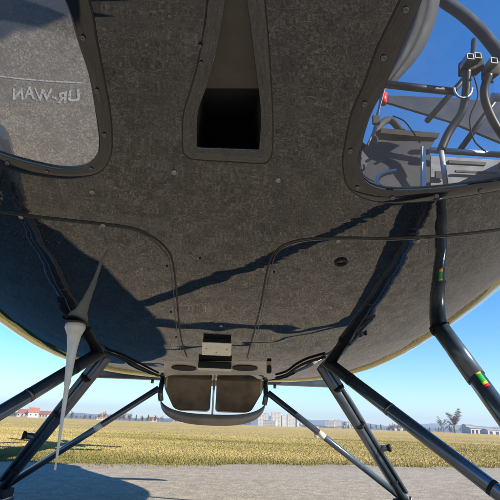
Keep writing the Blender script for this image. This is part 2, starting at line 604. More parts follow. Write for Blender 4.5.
def sub_mesh(name, qs, mat, parent, off=0.0, extra=()):
    ids = sorted({i for q in qs for i in q} | {i for e in extra for i in e})
    mp = {v: i for i, v in enumerate(ids)}
    V = [verts[i] for i in ids]
    F = [tuple(mp[i] for i in q) for q in qs] + [tuple(mp[i] for i in e) for e in extra]
    o = mesh_obj(name, V, F, mat, parent)
    if off:
        me = o.data
        nn = [v.normal.copy() for v in me.vertices]
        cen = H(0, 1.8, 1.1)
        for v, nrm in zip(me.vertices, nn):
            s = -1 if nrm.dot(v.co - cen) > 0 else 1
            v.co += nrm * s * off
    return o
hull = sub_mesh('fuselage', parts['hull'], M['hull'], heli, extra=(nose_cap, tail_cap))
hull.data.polygons[len(hull.data.polygons) - 1].use_smooth = False
beam_pts = [verts[i * NU + NU // 4] for i in range(NV + 1) if .3 < bs[i] < 2.2][::6]
tube('canopy_beam', beam_pts, .028, M['hull'], heli, 12)
canopy = sub_mesh('canopy_glazing', parts['canopy'], M['canopy'], heli, .002)
for ci, (inn, out, mat, lab) in enumerate(((WL_IN, WL_OUT, 'glass_l', 'chin window mirroring the asphalt'), (WR_IN, WR_OUT, 'glass_r', 'clear chin window showing the pedals'))):
    w = sub_mesh('chin_window', parts[ci], M[mat], heli, .003)
    w['label'] = lab
    fr = surface_ring('window_frame', inn, out, M['frame'], w)
    outline_seam('frame_joint', out, w)

# ---- air duct in the nose: raised surround, sloping ramp, dark mouth
duct = surface_ring('air_duct', SL_IN, SL_OUT, M['hull'], heli, lift=.0007, rim=.004)
rows = [(-34, 232, 240, 0.0), (-20, 228, 243.5, .003), (0, 225, 247, .007), (27, 221, 250.5, .012), (54, 215.5, 254, .018), (80, 208.5, 257.3, .024), (101, 201.3, 260, .030)]
V, F = [], []
for (y, xl, xr, d) in rows:
    for x, dd in ((xl, 0), (xl, d), ((xl * 3 + xr) / 4, d), ((xl + xr) / 2, d), ((xl + xr * 3) / 4, d), (xr, d), (xr, 0)):
        p, nn = hit(x, y)
        V.append(p - nn * dd)
for i in range(len(rows) - 1):
    for j in range(6):
        F.append((i * 7 + j, i * 7 + j + 1, (i + 1) * 7 + j + 1, (i + 1) * 7 + j))
mesh_obj('duct_ramp', V, F, M['ramp'], duct, smooth=False)
outline_seam('duct_joint', SL_OUT, duct, .0009)
# mouth: walls going inwards from the lower half of the opening
mouth = [(201.3, 101), (198.5, 110), (196.8, 126), (196.8, 148), (228, 149.6), (259.5, 150.5), (261, 128), (260.6, 110), (260, 101)]
V, F = [], []
n = len(mouth)
inward = Vector((0, .9, .43)).normalized()
for (x, y) in mouth:
    p, nn = hit(x, y, -.001)
    V.append(p if y > 102 else p - nn * .030)
for (x, y) in mouth:
    p, nn = hit(x, y, 0)
    V.append(p + inward * .17)
for i in range(n - 1):
    F.append((i, i + 1, n + i + 1, n + i))
F.append(tuple(n + i for i in range(n)))
F.append((n - 1, 0, n, 2 * n - 1))
mesh_obj('duct_mouth', V, F, M['matte'], duct, smooth=False)

# ---- seams of the belly panels: narrow rubber lines laid in the joint
def seam(name, pts, w, mat, parent, lift=.0012, n=120):
    P = catmull([(x, y, 0) for x, y in pts], n)
    V, F = [], []
    H3 = [hit(p.x, p.y, lift) for p in P]
    for i, (p, nn) in enumerate(H3):
        t = (H3[min(i + 1, len(H3) - 1)][0] - H3[max(i - 1, 0)][0]).normalized()
        s = nn.cross(t).normalized()
        V += [p - s * w - nn * lift * 1.5, p - s * w * .8, p + s * w * .8, p + s * w - nn * lift * 1.5]
    for i in range(len(H3) - 1):
        for j in range(3):
            F.append((i * 4 + j, i * 4 + j + 1, i * 4 + j + 5, i * 4 + j + 4))
    return mesh_obj(name, V, F, mat, parent)
SEAM_L = [(-30, 208), (0, 211), (36, 216), (72, 220), (108, 224), (133, 228), (151, 236), (164, 246), (172, 259), (176, 286), (179, 322), (182, 342), (187, 357)]
SEAM_R = [(247, 358), (255, 328), (261, 304), (266, 276), (272, 256), (286, 244), (310, 238.5), (350, 237.5), (392, 238), (457, 234), (500, 229), (530, 225)]
for S in (SEAM_L, SEAM_R):
    seam('panel_seam', S, .0021, M['rubber'], heli)
    inner = [(x + (-3.2 if S is SEAM_L else 3.2) * (1 if y > 245 else .3), y + (1.8 if y < 250 else 0)) for x, y in S]
    seam('panel_lip', inner, .0011, M['frame'], heli, .0009)

# ---- screws
def screw_at(px, py, r=.005, parent=None, lift=.0015):
    p, nn = hit(px, py, lift)
    q = nn.to_track_quat('Z', 'Y').to_matrix().to_4x4()
    V, F = [], []
    seg = 12
    r *= .8
    prof = [(r, -.003), (r, .0002), (r * .82, .0008), (r * .42, .0009), (r * .34, -.0004)]
    for rr, h in prof:
        for j in range(seg):
            a = 2 * math.pi * j / seg
            V.append(Vector((rr * math.cos(a), rr * math.sin(a), h)))
    for i in range(len(prof) - 1):
        for j in range(seg):
            k = (j + 1) % seg
            F.append((i * seg + j, i * seg + k, (i + 1) * seg + k, (i + 1) * seg + j))
    F.append(tuple((len(prof) - 1) * seg + j for j in range(seg)))
    o = mesh_obj('screw', V, F, M['steel'] if lift < .003 else M['steel_dark'], parent or heli)
    o.matrix_local = Matrix.Translation(p) @ q
    return o
M['steel_dark'] = simple('screw_dark', (.16, .15, .14), .35, 1.0, vscale=200)
for p in [(174, 172), (278, 180), (103, 225), (338, 241), (418, 241), (21, 217), (221, 326), (92, 192)]:
    screw_at(*p, r=.0052)
for p in [(83, 37), (97, 90), (104.5, 134), (91, 168), (47, 171), (8, 162)]:
    screw_at(*p, r=.0042, lift=.0036)
for p in [(405, 9), (383, 57), (364, 103), (350, 150), (357, 187), (392, 197), (436, 195), (480, 190)]:
    screw_at(*p, r=.0048, lift=.0036)
for p in [(200, 45), (201, 62)]:
    screw_at(*p, r=.003, lift=.0036)
# drain hole with rim on the right belly panel
p, nn = hit(341, 262, .0)
V, F = [], []
for rr, h in [(.013, .0), (.0125, .003), (.0085, .0032), (.006, -.012)]:
    for j in range(20):
        a = 2 * math.pi * j / 20
        V.append(Vector((rr * math.cos(a), rr * math.sin(a), h)))
for i in range(3):
    for j in range(20):
        k = (j + 1) % 20
        F.append((i * 20 + j, i * 20 + k, (i + 1) * 20 + k, (i + 1) * 20 + j))
F.append(tuple(60 + j for j in range(20)))
dr = mesh_obj('drain_fitting', V, F, M['matte'], heli)
dr.matrix_local = Matrix.Translation(p + nn * .0005) @ nn.to_track_quat('Z', 'Y').to_matrix().to_4x4()
for p in [(167, 266), (170, 296), (171, 312), (176, 337), (274, 272), (206, 335), (200, 258)]:
    o = screw_at(*p, r=.0024)
    o.name = 'rivet'
    o.data.materials[0] = M['matte']

# ---- belly lamp box (dark top, light plate)
p, nn = hit(217, 342)
q = Matrix.Identity(3)
t = nn.orthogonal()
fwd = Vector((0, 1, 0)); side = Vector((1, 0, 0))
yax = (fwd - nn * fwd.dot(nn)).normalized(); xax = yax.cross(nn).normalized()
nn = (nn - yax * .38).normalized(); yax = (fwd - nn * fwd.dot(nn)).normalized(); xax = yax.cross(nn).normalized()
rot = Matrix((xax, yax, nn)).transposed()
lb = box('belly_light', p + nn * .010, (.076, .052, .022), M['matte'], heli, rot, .002)
bm = bmesh.new()
box_bm(bm, p + nn * .0232 + yax * .002, (.080, .054, .0026), rot, .001)
pl = bm_obj('mounting_plate', bm, M['alu'], lb)
for dx in (-.028, 0, .028):
    s = screw_at(217, 342, r=.003, parent=lb)
    s.matrix_local = Matrix.Translation(p + nn * .0247 + yax * (.0 if dx else .014) + xax * dx) @ rot.to_4x4()

# ------------------------------------------------------------------ undercarriage
HT = .80                                           # half track
RF, RR_ = 1.05, 2.17                               # stations of the front and rear feet
skids = {}
for s in (1, -1):
    pts = [H(s * .80, b, z) for b, z in ((.955, .055), (.965, .045), (.98, .038), (1.0, .034), (1.04, .033), (1.1, .033), (1.4, .033), (1.8, .033), (2.24, .033))]
    sk = tube('skid', catmull(pts, 48), .029, M['navy'], heli, 16)
    skids[s] = sk
    for b in (RF, RR_):
        box('skid_clamp', H(s * .80, b, .058), (.062, .12, .034), M['matte'], sk, bevel=.012)
        for k in (-.03, .035):
            tube('clamp_bolt', [H(s * .815, b + k, .06), H(s * .815, b + k, .092)], .0055, M['steel_dark'], sk, 8)
    # main tubes from the inner belly mount to both feet
    mt = H(s * .345, 1.62, .56)
    a = tube('skid_strut', [mt, H(s * .80, RF, .075)], .0185, M['navy'], heli, 18)
    bq = tube('skid_strut', [mt + Vector((s * -.012, .02, .0)), H(s * .80, RR_, .075)], .0185, M['navy'], heli, 18)
    for o_, e_, fr_ in ((a, H(s * .80, RF, .075), (.16, .34, .70)), (bq, H(s * .80, RR_, .075), (.18, .42, .84))):
        dr_ = (e_ - mt).normalized()
        for f_ in fr_:
            c_ = mt.lerp(e_, f_)
            tube('line_clamp', [c_ - dr_ * .006, c_ + dr_ * .004], .0192, M['matte'] if f_ != .34 else M['steel_dark'], o_, 18)
    mb = box('mount_bracket', mt + Vector((0, 0, .004)), (.075, .10, .03), M['navy'], a, bevel=.010)
    for k in (-.03, .03):
        tube('bracket_bolt', [mt + Vector((s * .02, k, -.004)), mt + Vector((s * .02, k, -.022))], .006, M['steel_dark'], mb, 6)
    # steel line on the rear tube with a stub
    e0, e1 = mt + Vector((s * -.012, .02, 0)), H(s * .80, RR_, .075)
    d = (e1 - e0)
    off = Vector((s * .023, -.010, .004))
    tube('brake_line', [e0.lerp(e1, .06) + off, e0.lerp(e1, .5) + off, e0.lerp(e1, .94) + off], .0075, M['navy2'], bq, 10)
    pc = e0.lerp(e1, .60) + off
    tube('handling_stub', [pc, pc + Vector((s * .028, -.012, .004))], [.012, .011], M['navy2'], bq, 12)
    tube('stub_cap', [pc + Vector((s * .028, -.012, .004)), pc + Vector((s * .038, -.016, .006))], .014, M['matte'], bq, 12)
    # thin diagonal brace
    c0, c1 = H(s * .235, 2.2, .475), H(s * .79, RR_ + .03, .085)
    br = tube('skid_brace', [c0, c1], .013, M['navy'], heli, 14)
    q = c0.lerp(c1, .42)
    qd = (c1 - c0).normalized() * .02
    tube('brace_label', [q - qd * .8, q + qd * .8], .0134, M['strip'], br, 14)
    # broad streamlined front strut from the flank of the pod
    top, foot = hit(439.5, 327)[0] if s > 0 else None, H(s * .80, RF - .02, .075)
    if s < 0:
        top = Vector((-tp.x, tp.y, tp.z))
    else:
        tp = top.copy()
    up = Vector((0, 1, .1))
    axis = (foot - top).normalized()
    fs = tube('front_strut', [top - axis * .02, foot], .029, M['navy'], heli, 22, .72, up)
    tube('strut_sleeve', [top - axis * .004, top + axis * .180], .032, M['navy2'], fs, 22, .74, up)
    tube('sleeve_collar', [top - axis * .012, top + axis * .006], .0345, M['matte'], fs, 22, .8, up)
    # retro tapes
    for (t0, t1, mt_) in ((.180, .184, 'yellow'), (.184, .208, 'green'), (.208, .215, 'yellow'), (.215, .222, 'red')):
        V, F = [], []
        sa = axis.cross(up).normalized(); ua = sa.cross(axis).normalized()
        for t in (t0, t1):
            for j in range(7):
                an = R(-118 + j * 6) if s > 0 else R(-62 - j * 6)
                V.append(top + axis * t + (sa * math.cos(an) * .029 * .72 + ua * math.sin(an) * .029) * 1.03)
        for j in range(6):
            F.append((j, j + 1, j + 8, j + 7))
        mesh_obj('warning_tape', V, F, M[mt_], fs)

# ---- rod aerial under the left belly
p, nn = hit(76, 322)
tip = HC + ray(55, 470) * ((p.y - HC.y + .02) / ray(55, 470).y)
ax = (tip - p).normalized()
L = (tip - p).length
pr = [(0, .018), (.006, .0255), (.016, .0262), (.022, .0235), (.035, .0175), (.07, .0125), (.13, .0088), (.16, .0075), (.161, .0062), (.26, .0042), (L, .0024)]
ant = tube('aerial', [p + ax * d for d, r in pr], [r for d, r in pr], M['white'], heli, 20)
tube('aerial_base', [p - ax * .003, p + ax * .0025], [.0262, .0262], M['rubber'], ant, 20)

# ---- rear belly plate, exhaust box under the engine bay
def hull_patch(name, x0, x1, y0, y1, lift, mat, parent, nx=24, ny=6):
    V, F = [], []
    for j in range(ny + 1):
        for i in range(nx + 1):
            V.append(hit(x0 + (x1 - x0) * i / nx, y0 + (y1 - y0) * j / ny, lift)[0])
    for j in range(ny):
        for i in range(nx):
            q = j * (nx + 1) + i
            F.append((q, q + 1, q + nx + 2, q + nx + 1))
    return mesh_obj(name, V, F, mat, parent)
bp = hull_patch('rear_belly_plate', 164, 272, 361, 375, .0006, M['plate'], heli)
for cxp in (184, 245):
    p, nn = hit(cxp, 367.5, .0012)
    o = tube('plate_port', [(0, 0, 0), (0, 0, .002)], .042, M['matte'], bp, 28)
    o.matrix_local = Matrix.Translation(p) @ nn.to_track_quat('Z', 'Y').to_matrix().to_4x4()
p, nn = hit(215, 363, .004)
lt_ = box('plate_latch', p + Vector((0, 0, -.006)), (.105, .05, .018), M['matte'], bp, bevel=.003)
box('latch_plate', p + Vector((0, .003, -.0165)), (.107, .05, .003), M['alu'], lt_, bevel=.001)
sc_root = box('engine_bay_floor', H(0, 2.40, .535), (.46, .42, .03), M['exh'], heli, bevel=.008)
def rounded_panel(name, x0, x1, z0, z1, rad, cut, b, depth, mat, parent, outer):
    # trapezoid with the outer lower corner cut in and both lower corners rounded
    pts = []
    if outer > 0:
        base = [(x0, z1), (x0, z0), (x1 - cut, z0), (x1, z1 - .05), (x1, z1)]
    else:
        base = [(x0, z1), (x0, z1 - .05), (x0 + cut, z0), (x1, z0), (x1, z1)]
    for i, (x, z) in enumerate(base):
        if i in (0, len(base) - 1):
            pts.append((x, z)); continue
        p0, p1, p2 = Vector(base[i - 1]), Vector((x, z)), Vector(base[i + 1])
        a = p1 + (p0 - p1).normalized() * rad
        c = p1 + (p2 - p1).normalized() * rad
        for k in range(7):
            t = k / 6
            pts.append(tuple((1 - t) ** 2 * a + 2 * t * (1 - t) * p1 + t * t * c))
    n = len(pts)
    V = [H(x, b - .0 + (z1 - z) * .25, z) for x, z in pts] + [H(x, b + depth, z) for x, z in pts]
    cx = sum(p[0] for p in pts) / n; cz = sum(p[1] for p in pts) / n
    V.append(H(cx, b + .003 + (z1 - cz) * .25, cz))
    ins = []
    for x, z in pts:
        ins.append(len(V))
        V.append(H(cx + (x - cx) * .93, b + .003 + (z1 - z) * .25, cz + (z - cz) * .93))
    F = []
    for i in range(n):
        j = (i + 1) % n
        F.append((i, j, n + j, n + i))
        F.append((j, i, ins[i], ins[j]))
        F.append((ins[j], ins[i], 2 * n))
    F.append(tuple(n + i for i in range(n)))
    return mesh_obj(name, V, F, mat, parent, smooth=False)
for s in (-1, 1):
    x0, x1 = (.012, .215) if s > 0 else (-.215, -.012)
    rounded_panel('exhaust_panel', x0, x1, (.392), .532, .02, .05, 2.2, .25, M['exh'], sc_root, s)
tube('centre_rod', [H(0, 2.17, .52), H(0, 2.19, .375)], .004, M['ltube'], sc_root, 8)
box('side_bracket', H(-.2, 2.16, .505), (.006, .02, .06), M['strip'], sc_root, bevel=.001)
box('side_bracket', H(.2, 2.16, .502), (.006, .02, .07), M['strip'], sc_root, bevel=.001)
# curved guard lip hanging below
V, F = [], []
N = 28
for i in range(N + 1):
    t = -1 + 2 * i / N
    x = .225 * math.sin(t * 1.25) / math.sin(1.25)
    sag = .062 * (1 - abs(t) ** 2.6)
    zb = .422 - sag
    hh = .012 + .028 * (1 - t * t) ** .5
    bb = 2.22 - .10 * (1 - t * t)
    for dz, db in ((hh, 0), (hh, .006), (0, .016), (-.004, .010), (-.002, 0.002)):
        V.append(H(x, bb + db, zb + dz - hh * .6))
for i in range(N):
    for j in range(5):
        k = (j + 1) % 5
        F.append((i * 5 + j, i * 5 + k, (i + 1) * 5 + k, (i + 1) * 5 + j))
lip = mesh_obj('guard_lip', V, F, M['band'], sc_root)
for s in (-1, 1):
    tube('lip_bracket', [H(s * .222, 2.21, .425), H(s * .23, 2.22, .465), H(s * .225, 2.24, .53)], [.011, .012, .010], M['navy'], sc_root, 10)
for P_ in ([(325, 355), (308, 360), (296, 366), (286, 373), (276, 376)], [(105, 350), (122, 356), (136, 363), (148, 369), (158, 374)]):
    tube('belly_cable', catmull([hit(x, y, .006)[0] for x, y in P_], 24), .004, M['matte'], heli, 8)
p, nn = hit(269, 366, .012)
box('junction_box', p, (.014, .03, .022), M['matte'], heli, bevel=.004)
# cross beam behind the pod
cb = box('rear_cross_beam', H(0, 2.75, .575), (1.28, .06, .05), M['navy'], heli, bevel=.012)
tube('beam_bolt', [H(.33, 2.74, .555), H(.33, 2.74, .532)], .008, M['steel_dark'], cb, 8)
tube('beam_bolt', [H(-.33, 2.74, .555), H(-.33, 2.74, .532)], .008, M['steel_dark'], cb, 8)

# ---- tail boom, fins, rotor (mostly out of frame; they throw shadows and show from the side)
tb = tube('tail_boom', [H(0, 2.7, 1.2), H(0, 3.2, 1.25), H(0, 6.4, 1.33)], [.28, .17, .085], M['hull'], heli, 28)
def plate(name, pts, axis, th, mat, parent):
    n = len(pts)
    a = Vector(axis) * th / 2
    V = [Vector(p) - a for p in pts] + [Vector(p) + a for p in pts]
    F = [tuple(range(n - 1, -1, -1)), tuple(range(n, 2 * n))] + [(i, (i + 1) % n, n + (i + 1) % n, n + i) for i in range(n)]
    return mesh_obj(name, V, F, mat, parent, smooth=False)
plate('tail_fin', [H(0, 6.0, 1.36), H(0, 6.55, 2.05), H(0, 6.75, 2.05), H(0, 6.5, 1.3), H(0, 6.6, .75), H(0, 6.4, .75), H(0, 6.0, 1.26)], (1, 0, 0), .03, M['hull'], heli)
plate('stabiliser', [H(-.75, 4.9, 1.27), H(.75, 4.9, 1.27), H(.75, 5.15, 1.27), H(-.75, 5.15, 1.27)], (0, 0, 1), .025, M['hull'], heli)
mast = tube('rotor_mast', [H(0, 1.95, 1.8), H(0, 1.95, 2.36)], [.11, .04], M['navy'], heli, 20)
tube('rotor_hub', [H(0, 1.95, 2.26), H(0, 1.95, 2.36)], [.13, .10], M['navy'], mast, 20)
for k in range(3):
    a = R(-48 + 120 * k)
    d = Vector((math.cos(a), math.sin(a), 0)); w = Vector((-d.y, d.x, 0)) * .085
    c = H(0, 1.95, 2.31)
    plate('rotor_blade', [c + d * .15 - w * .5, c + d * .5 - w, c + d * 3.4 - w, c + d * 3.4 + w, c + d * .5 + w, c + d * .15 + w * .5], (0, 0, 1), .018, M['hull'], heli)
tr = tube('tail_rotor', [H(.05, 6.45, 1.4), H(.2, 6.45, 1.4)], .03, M['navy'], heli, 12)
plate('tail_rotor_blade', [H(.19, 5.75, 1.1), H(.19, 5.7, 1.2), H(.19, 7.15, 1.7), H(.19, 7.2, 1.6)], (1, 0, 0), .012, M['navy'], tr)

# ------------------------------------------------------------------ cockpit seen through the chin windows
cf = box('cabin_floor', H(0, 1.62, .70), (1.15, 1.0, .03), M['grey'], heli, bevel=.005)
box('bulkhead', H(0, 2.12, 1.15), (1.2, .04, 1.1), M['dgrey'], heli, bevel=.01)
for s in (-1, 1):
    st = box('seat', H(s * .31, 1.72, .86), (.46, .50, .24), M['fabric'], heli, bevel=.04)
    box('backrest', H(s * .31, 1.98, 1.22), (.44, .12, .62), M['fabric'], st, bevel=.04)
# pedals
pr_ = tube('pedal_cross_tube', [PB(384, 84, 1.12), PB(455, 92, 1.12)], .0115, M['tube'], heli, 14)
tube('pedal_cross_tube', [PB(492, 97, 1.12), PB(540, 100, 1.12)], .0125, M['ltube'], heli, 14)
for (x, y), bend in (((467, 64), [(466, 92), (462, 112), (449, 132), (441, 150), (446, 186)]), ((489, 68), [(484, 92), (489, 112), (500, 132), (515, 150), (520, 180)])):
    pd = tube('pedal_arm', catmull([PB(x, y + 6, 1.08), PB(bend[0][0], bend[0][1], 1.10), PB(bend[1][0], bend[1][1], 1.12), PB(bend[2][0], bend[2][1], 1.14), PB(bend[3][0], bend[3][1], 1.15)], 24), .0115, M['tube'], heli, 14)
    tube('pedal_link', [PB(bend[3][0], bend[3][1] - 1, 1.15), PB(bend[4][0], bend[4][1], 1.13)], .007, M['ltube'], pd, 10)
    for (dx, dy) in ((1, -4), (8.5, -5)) if x < 480 else ((2.5, -4),):
        bm = bmesh.new()
        box_bm(bm, PB(x + dx - 1, y + dy + 7, 1.09), (.030, .05, .040), Matrix.Rotation(R(14), 3, 'X'), .006)
        bx = bm_obj('pedal_block', bm, M['matte'], pd)
        rim = PB(x + dx, y + dy, 1.06)
        bm = bmesh.new()
        for u in (-1, 1):
            box_bm(bm, rim + Vector((u * .0085, 0, 0)), (.0024, .03, .0195))
            box_bm(bm, rim + Vector((0, 0, u * .0085)), (.0195, .03, .0024))
        box_bm(bm, rim + Vector((0, .022, 0)), (.016, .02, .016))
        bm_obj('square_tube_end', bm, M['tube_end'], bx)
    th = [PB(x - 4 + 9 * math.cos(k / 12 * math.pi), y + 24 + 10 * math.sin(k / 12 * math.pi), 1.06) for k in range(13)]
    if x < 480:
        tube('pedal_stirrup', th, .0035, M['ltube'], pd, 8)
tube('control_rod', [PB(427, 121, 1.25), PB(472, 70, 1.25), PB(474, 40, 1.28)], .009, M['tube'], heli, 10)
tube('control_rod', [PB(460, 150, 1.28), PB(490, 108, 1.28), PB(500, 95, 1.28)], .009, M['tube'], heli, 10)
tube('sill_tube', [PB(430, 150, 1.2), PB(520, 156, 1.2)], .009, M['ltube'], heli, 12)
tube('floor_conduit', catmull([PB(378, 190, 1.0), PB(377, 180, 1.0), PB(383, 174, 1.0), PB(396, 171, 1.0)], 16), .006, M['ltube'], heli, 10)
def slab(name, px, b, th, mat, parent):
    V = [PB(x, y, bb) for (x, y), bb in zip(px, b)]
    W = [v + Vector((0, th, th * .3)) for v in V]
    n = len(V)
    return mesh_obj(name, V + W, [tuple(range(n)), tuple(range(2 * n - 1, n - 1, -1))] + [(i, (i + 1) % n, n + (i + 1) % n, n + i) for i in range(n)], mat, parent, smooth=False)
# console box in front of the seat
V = [PB(383, 131, 1.3), PB(437, 136, 1.3), PB(430, 150, 1.25), PB(430, 188, 1.2), PB(358, 188, 1.2), PB(362, 150, 1.25), PB(375, 143, 1.28)]
Vb = [v + Vector((0, .16, .05)) for v in V]
n = len(V)
mesh_obj('console_box', V + Vb, [tuple(range(n)), tuple(range(2 * n - 1, n - 1, -1))] + [(i, (i + 1) % n, n + (i + 1) % n, n + i) for i in range(n)], M['dgrey'], heli, smooth=False)
pn = slab('sill_panel', [(431, 156), (520, 161), (525, 192), (431, 192)], [1.42, 1.42, 1.36, 1.36], .03, M['grey'], heli)
slab('sill_slot', [(449, 160), (486, 162), (486, 165), (449, 163)], [1.40] * 4, .01, M['dgrey'], pn)
slab('sill_slot', [(436, 171), (447, 171), (447, 178), (436, 178)], [1.36] * 4, .01, M['dgrey'], pn)
slab('sill_slot', [(456, 170), (498, 172), (498, 174), (456, 172)], [1.37] * 4, .01, M['dgrey'], pn)
slab('console_lid', [(381, 128), (440, 133), (438, 138), (381, 133)], [1.27] * 4, .03, M['matte'], heli)
slab('console_strut', [(422, 146), (426, 146), (426, 190), (422, 190)], [1.17] * 4, .01, M['ltube'], heli)
cap = tube('fuel_lever', [PB(383, 104, 1.3), PB(383, 94, 1.3)], [.012, .014], M['red'], heli, 12)
tube('hose', catmull([PB(372, 150, 1.28), PB(378, 128, 1.3), PB(390, 120, 1.32), PB(402, 132, 1.3)], 20), .012, M['dgrey'], heli, 10)
def loft(name, A, B, b, bow, mat, parent):
    """cloth strip between two pixel curves at station b, bowed towards the nose"""
    A, B = catmull([(*p, 0) for p in A], 24), catmull([(*p, 0) for p in B], 24)
    V, F = [], []
    k = 9
    for p, q in zip(A, B):
        for j in range(k):
            t = j / (k - 1)
            m_ = p.lerp(q, t)
            V.append(PB(m_.x, m_.y, b - bow * math.sin(math.pi * t) + .012 * math.sin(t * 15)))
    for i in range(len(A) - 1):
        for j in range(k - 1):
            F.append((i * k + j, i * k + j + 1, (i + 1) * k + j + 1, (i + 1) * k + j))
    o = mesh_obj(name, V, F, mat, parent)
    md = o.modifiers.new('thickness', 'SOLIDIFY')
    md.thickness = .006
    return o
loft('door_lining_cloth', [(416, -20), (408, 20), (396, 52), (384, 82)], [(440, -20), (436, 14), (420, 52), (392, 84)], 1.45, .05, M['cloth'], heli)
tube('canopy_arch', catmull([PB(415, -22, 1.5), PB(440, -2, 1.55), PB(465, 16, 1.6), PB(487, 38, 1.65), PB(512, 72, 1.7)], 24), .028, M['arch'], heli, 14)
slab('door_band', [(380, 95), (455, 98), (525, 104), (525, 152), (450, 121), (384, 101)], [1.66] * 6, .02, M['arch'], heli)
tube('intercom_cable', catmull([PB(393, 116, 1.22), PB(404, 121, 1.2), PB(412, 131, 1.2), PB(420, 143, 1.22)], 20), .0022, M['matte'], heli, 8)
tube('intercom_cable', catmull([PB(474, 76, 1.05), PB(478, 96, 1.04), PB(470, 118, 1.06), PB(474, 140, 1.08), PB(486, 152, 1.1)], 24), .0022, M['matte'], heli, 8)
tube('belt_strap', catmull([PB(385, 86, 1.3), PB(379, 108, 1.27), PB(374, 130, 1.25), PB(366, 148, 1.22)], 18), .016, M['grey'], heli, 8, .2)
box('belt_buckle', PB(376, 120, 1.24), (.022, .012, .03), M['dgrey'], heli, bevel=.003)
for q in ((462, 74), (470, 80), (484, 78), (492, 82)):
    tube('pedal_bolt', [PB(q[0], q[1], 1.062), PB(q[0], q[1], 1.05)], .0045, M['steel_dark'], heli, 6)
# dark panel added behind the left chin window to block the sky
box('dark_backing', H(-.50, 1.30, 1.15), (.02, .8, .85), M['dgrey'], heli, Matrix.Rotation(R(-18), 3, 'Z'), .008)

# ------------------------------------------------------------------ painted stand marking on the apron, mirrored in the left chin window
def mirror_ground(px, py):
    p, nn = hit(px, py, -.003)
    d = ray(px, py)
    r = d - 2 * d.dot(nn) * nn
    if r.z >= -.02:
        return None
    g = p + r * (-p.z / r.z)
    return heli_mat @ g
g = {k: mirror_ground(*k) for k in ((80, 103), (13, 100), (80, 92), (13, 88), (0, 77), (85, 84), (45, 102), (45, 90), (20, 20))}
try:
    A, Bq, T0 = g[(80, 103)], g[(13, 100)], g[(45, 90)]
    cu = bpy.data.curves.new('t', 'FONT')
    cu.body = 'UR-WAN'
    cu.size = 1
    cu.offset = .02
    to = bpy.data.objects.new('t', cu)
    col.objects.link(to)
    bpy.context.view_layer.update()
    me = bpy.data.meshes.new_from_object(to.evaluated_get(bpy.context.evaluated_depsgraph_get()))
    bpy.data.objects.remove(to)
    xsx = [v.co.x for v in me.vertices]; ysy = [v.co.y for v in me.vertices]
    x0, x1, y0, y1 = min(xsx), max(xsx), min(ysy), max(ysy)
    C = g[(45, 102)]
    ex, ey = Bq - A, T0 - C
    for v in me.vertices:
        u, w = (v.co.x - x0) / (x1 - x0), (v.co.y - y0) / (y1 - y0)
        w = w * 1.0 + .10 * math.sin(u * 19) - .1 * math.sin(u * 7)
        u += .02 * (w - .5) * math.sin(u * 23 + 1)
        q = A + ex * u + ey * w
        v.co = Vector((q.x, q.y, .004))
    me.materials.append(M['paint'])
    lt = bpy.data.objects.new('ground_lettering', me)
    col.objects.link(lt)
    tag(lt, kind='structure')
    a, b = g[(0, 77)], g[(85, 84)]
    d = (b - a).normalized(); s = Vector((-d.y, d.x, 0)) * .0028
    a2, b2 = a - d * 4, a.lerp(b, .96)
    mk = mesh_obj('ground_line', [Vector((*(a2 - s).xy, .004)), Vector((*(b2 - s).xy, .004)), Vector((*(b2 + s).xy, .004)), Vector((*(a2 + s).xy, .004))], [(0, 1, 2, 3)], M['paint'], smooth=False)
    tag(mk, kind='structure')
except Exception as e:
    print('LETTERING', e)

# ------------------------------------------------------------------ meadow grass in front
NB = 400000
u = rng.random(NB)
depth = np.where(rng.random(NB) < .62, 3.9 + 14 * u ** 1.5, 4.0 / (1 - u * .965))
side = (rng.random(NB) * 2 - 1) * (.62 * depth + .6)
X = side
Y = depth + .36 * 0
ed = 4.85 + .36 * X + .10 * np.sin(X * 2.3) + .07 * np.sin(X * 6.1 + 1) + .045 * np.sin(X * 15 + 2) + .02 * np.sin(X * 37)
over = Y - ed
clump = np.clip(np.sin(X * 3.1 + 1) * np.sin(X * 1.3) + .2, 0, 1)
keep = over > -.03 - (.08 + .45 * clump) * rng.random(NB) ** 5
X, Y, over = X[keep], Y[keep], over[keep]
n = len(X)
patch = .5 + .25 * np.sin(X * .9 + 1.3 * np.sin(Y * .5)) + .25 * np.sin(Y * .8 + X * .23 + 2)
nearv = np.clip(1 - over / 1.3, 0, 1)
h = (.004 + .011 * rng.random(n) ** 2.2) * (1 + .5 * nearv) * (.8 + .5 * patch)
h *= np.where(over > 1.2, .55, 1.0) * np.clip(1.25 - over * .2, .7, 1.25)
h *= .62
w = (.0007 + .0008 * rng.random(n)) * (1 + Y / 4.5)
an = rng.random(n) * 2 * np.pi
le = rng.random(n) * 1.7
lx, ly = np.cos(an + 1.2) * le * h, np.sin(an + 1.2) * le * h
dx, dy = np.cos(an) * w, np.sin(an) * w
co = np.zeros((n, 5, 3), np.float32)
z0 = np.full(n, -.012)
co[:, 0] = np.stack([X - dx, Y - dy, z0], 1)
co[:, 1] = np.stack([X + dx, Y + dy, z0], 1)
co[:, 2] = np.stack([X - dx * .7 + lx * .35, Y - dy * .7 + ly * .35, h * .6], 1)
co[:, 3] = np.stack([X + dx * .7 + lx * .35, Y + dy * .7 + ly * .35, h * .6], 1)
co[:, 4] = np.stack([X + lx, Y + ly, h], 1)
base = (np.arange(n) * 5)[:, None]
tri = np.concatenate([base + np.array([[0, 1, 3]]), base + np.array([[0, 3, 2]]), base + np.array([[2, 3, 4]])], 1).reshape(-1, 3)
me = bpy.data.meshes.new('grass')
me.vertices.add(n * 5)
me.vertices.foreach_set('co', co.ravel())
me.loops.add(tri.size)
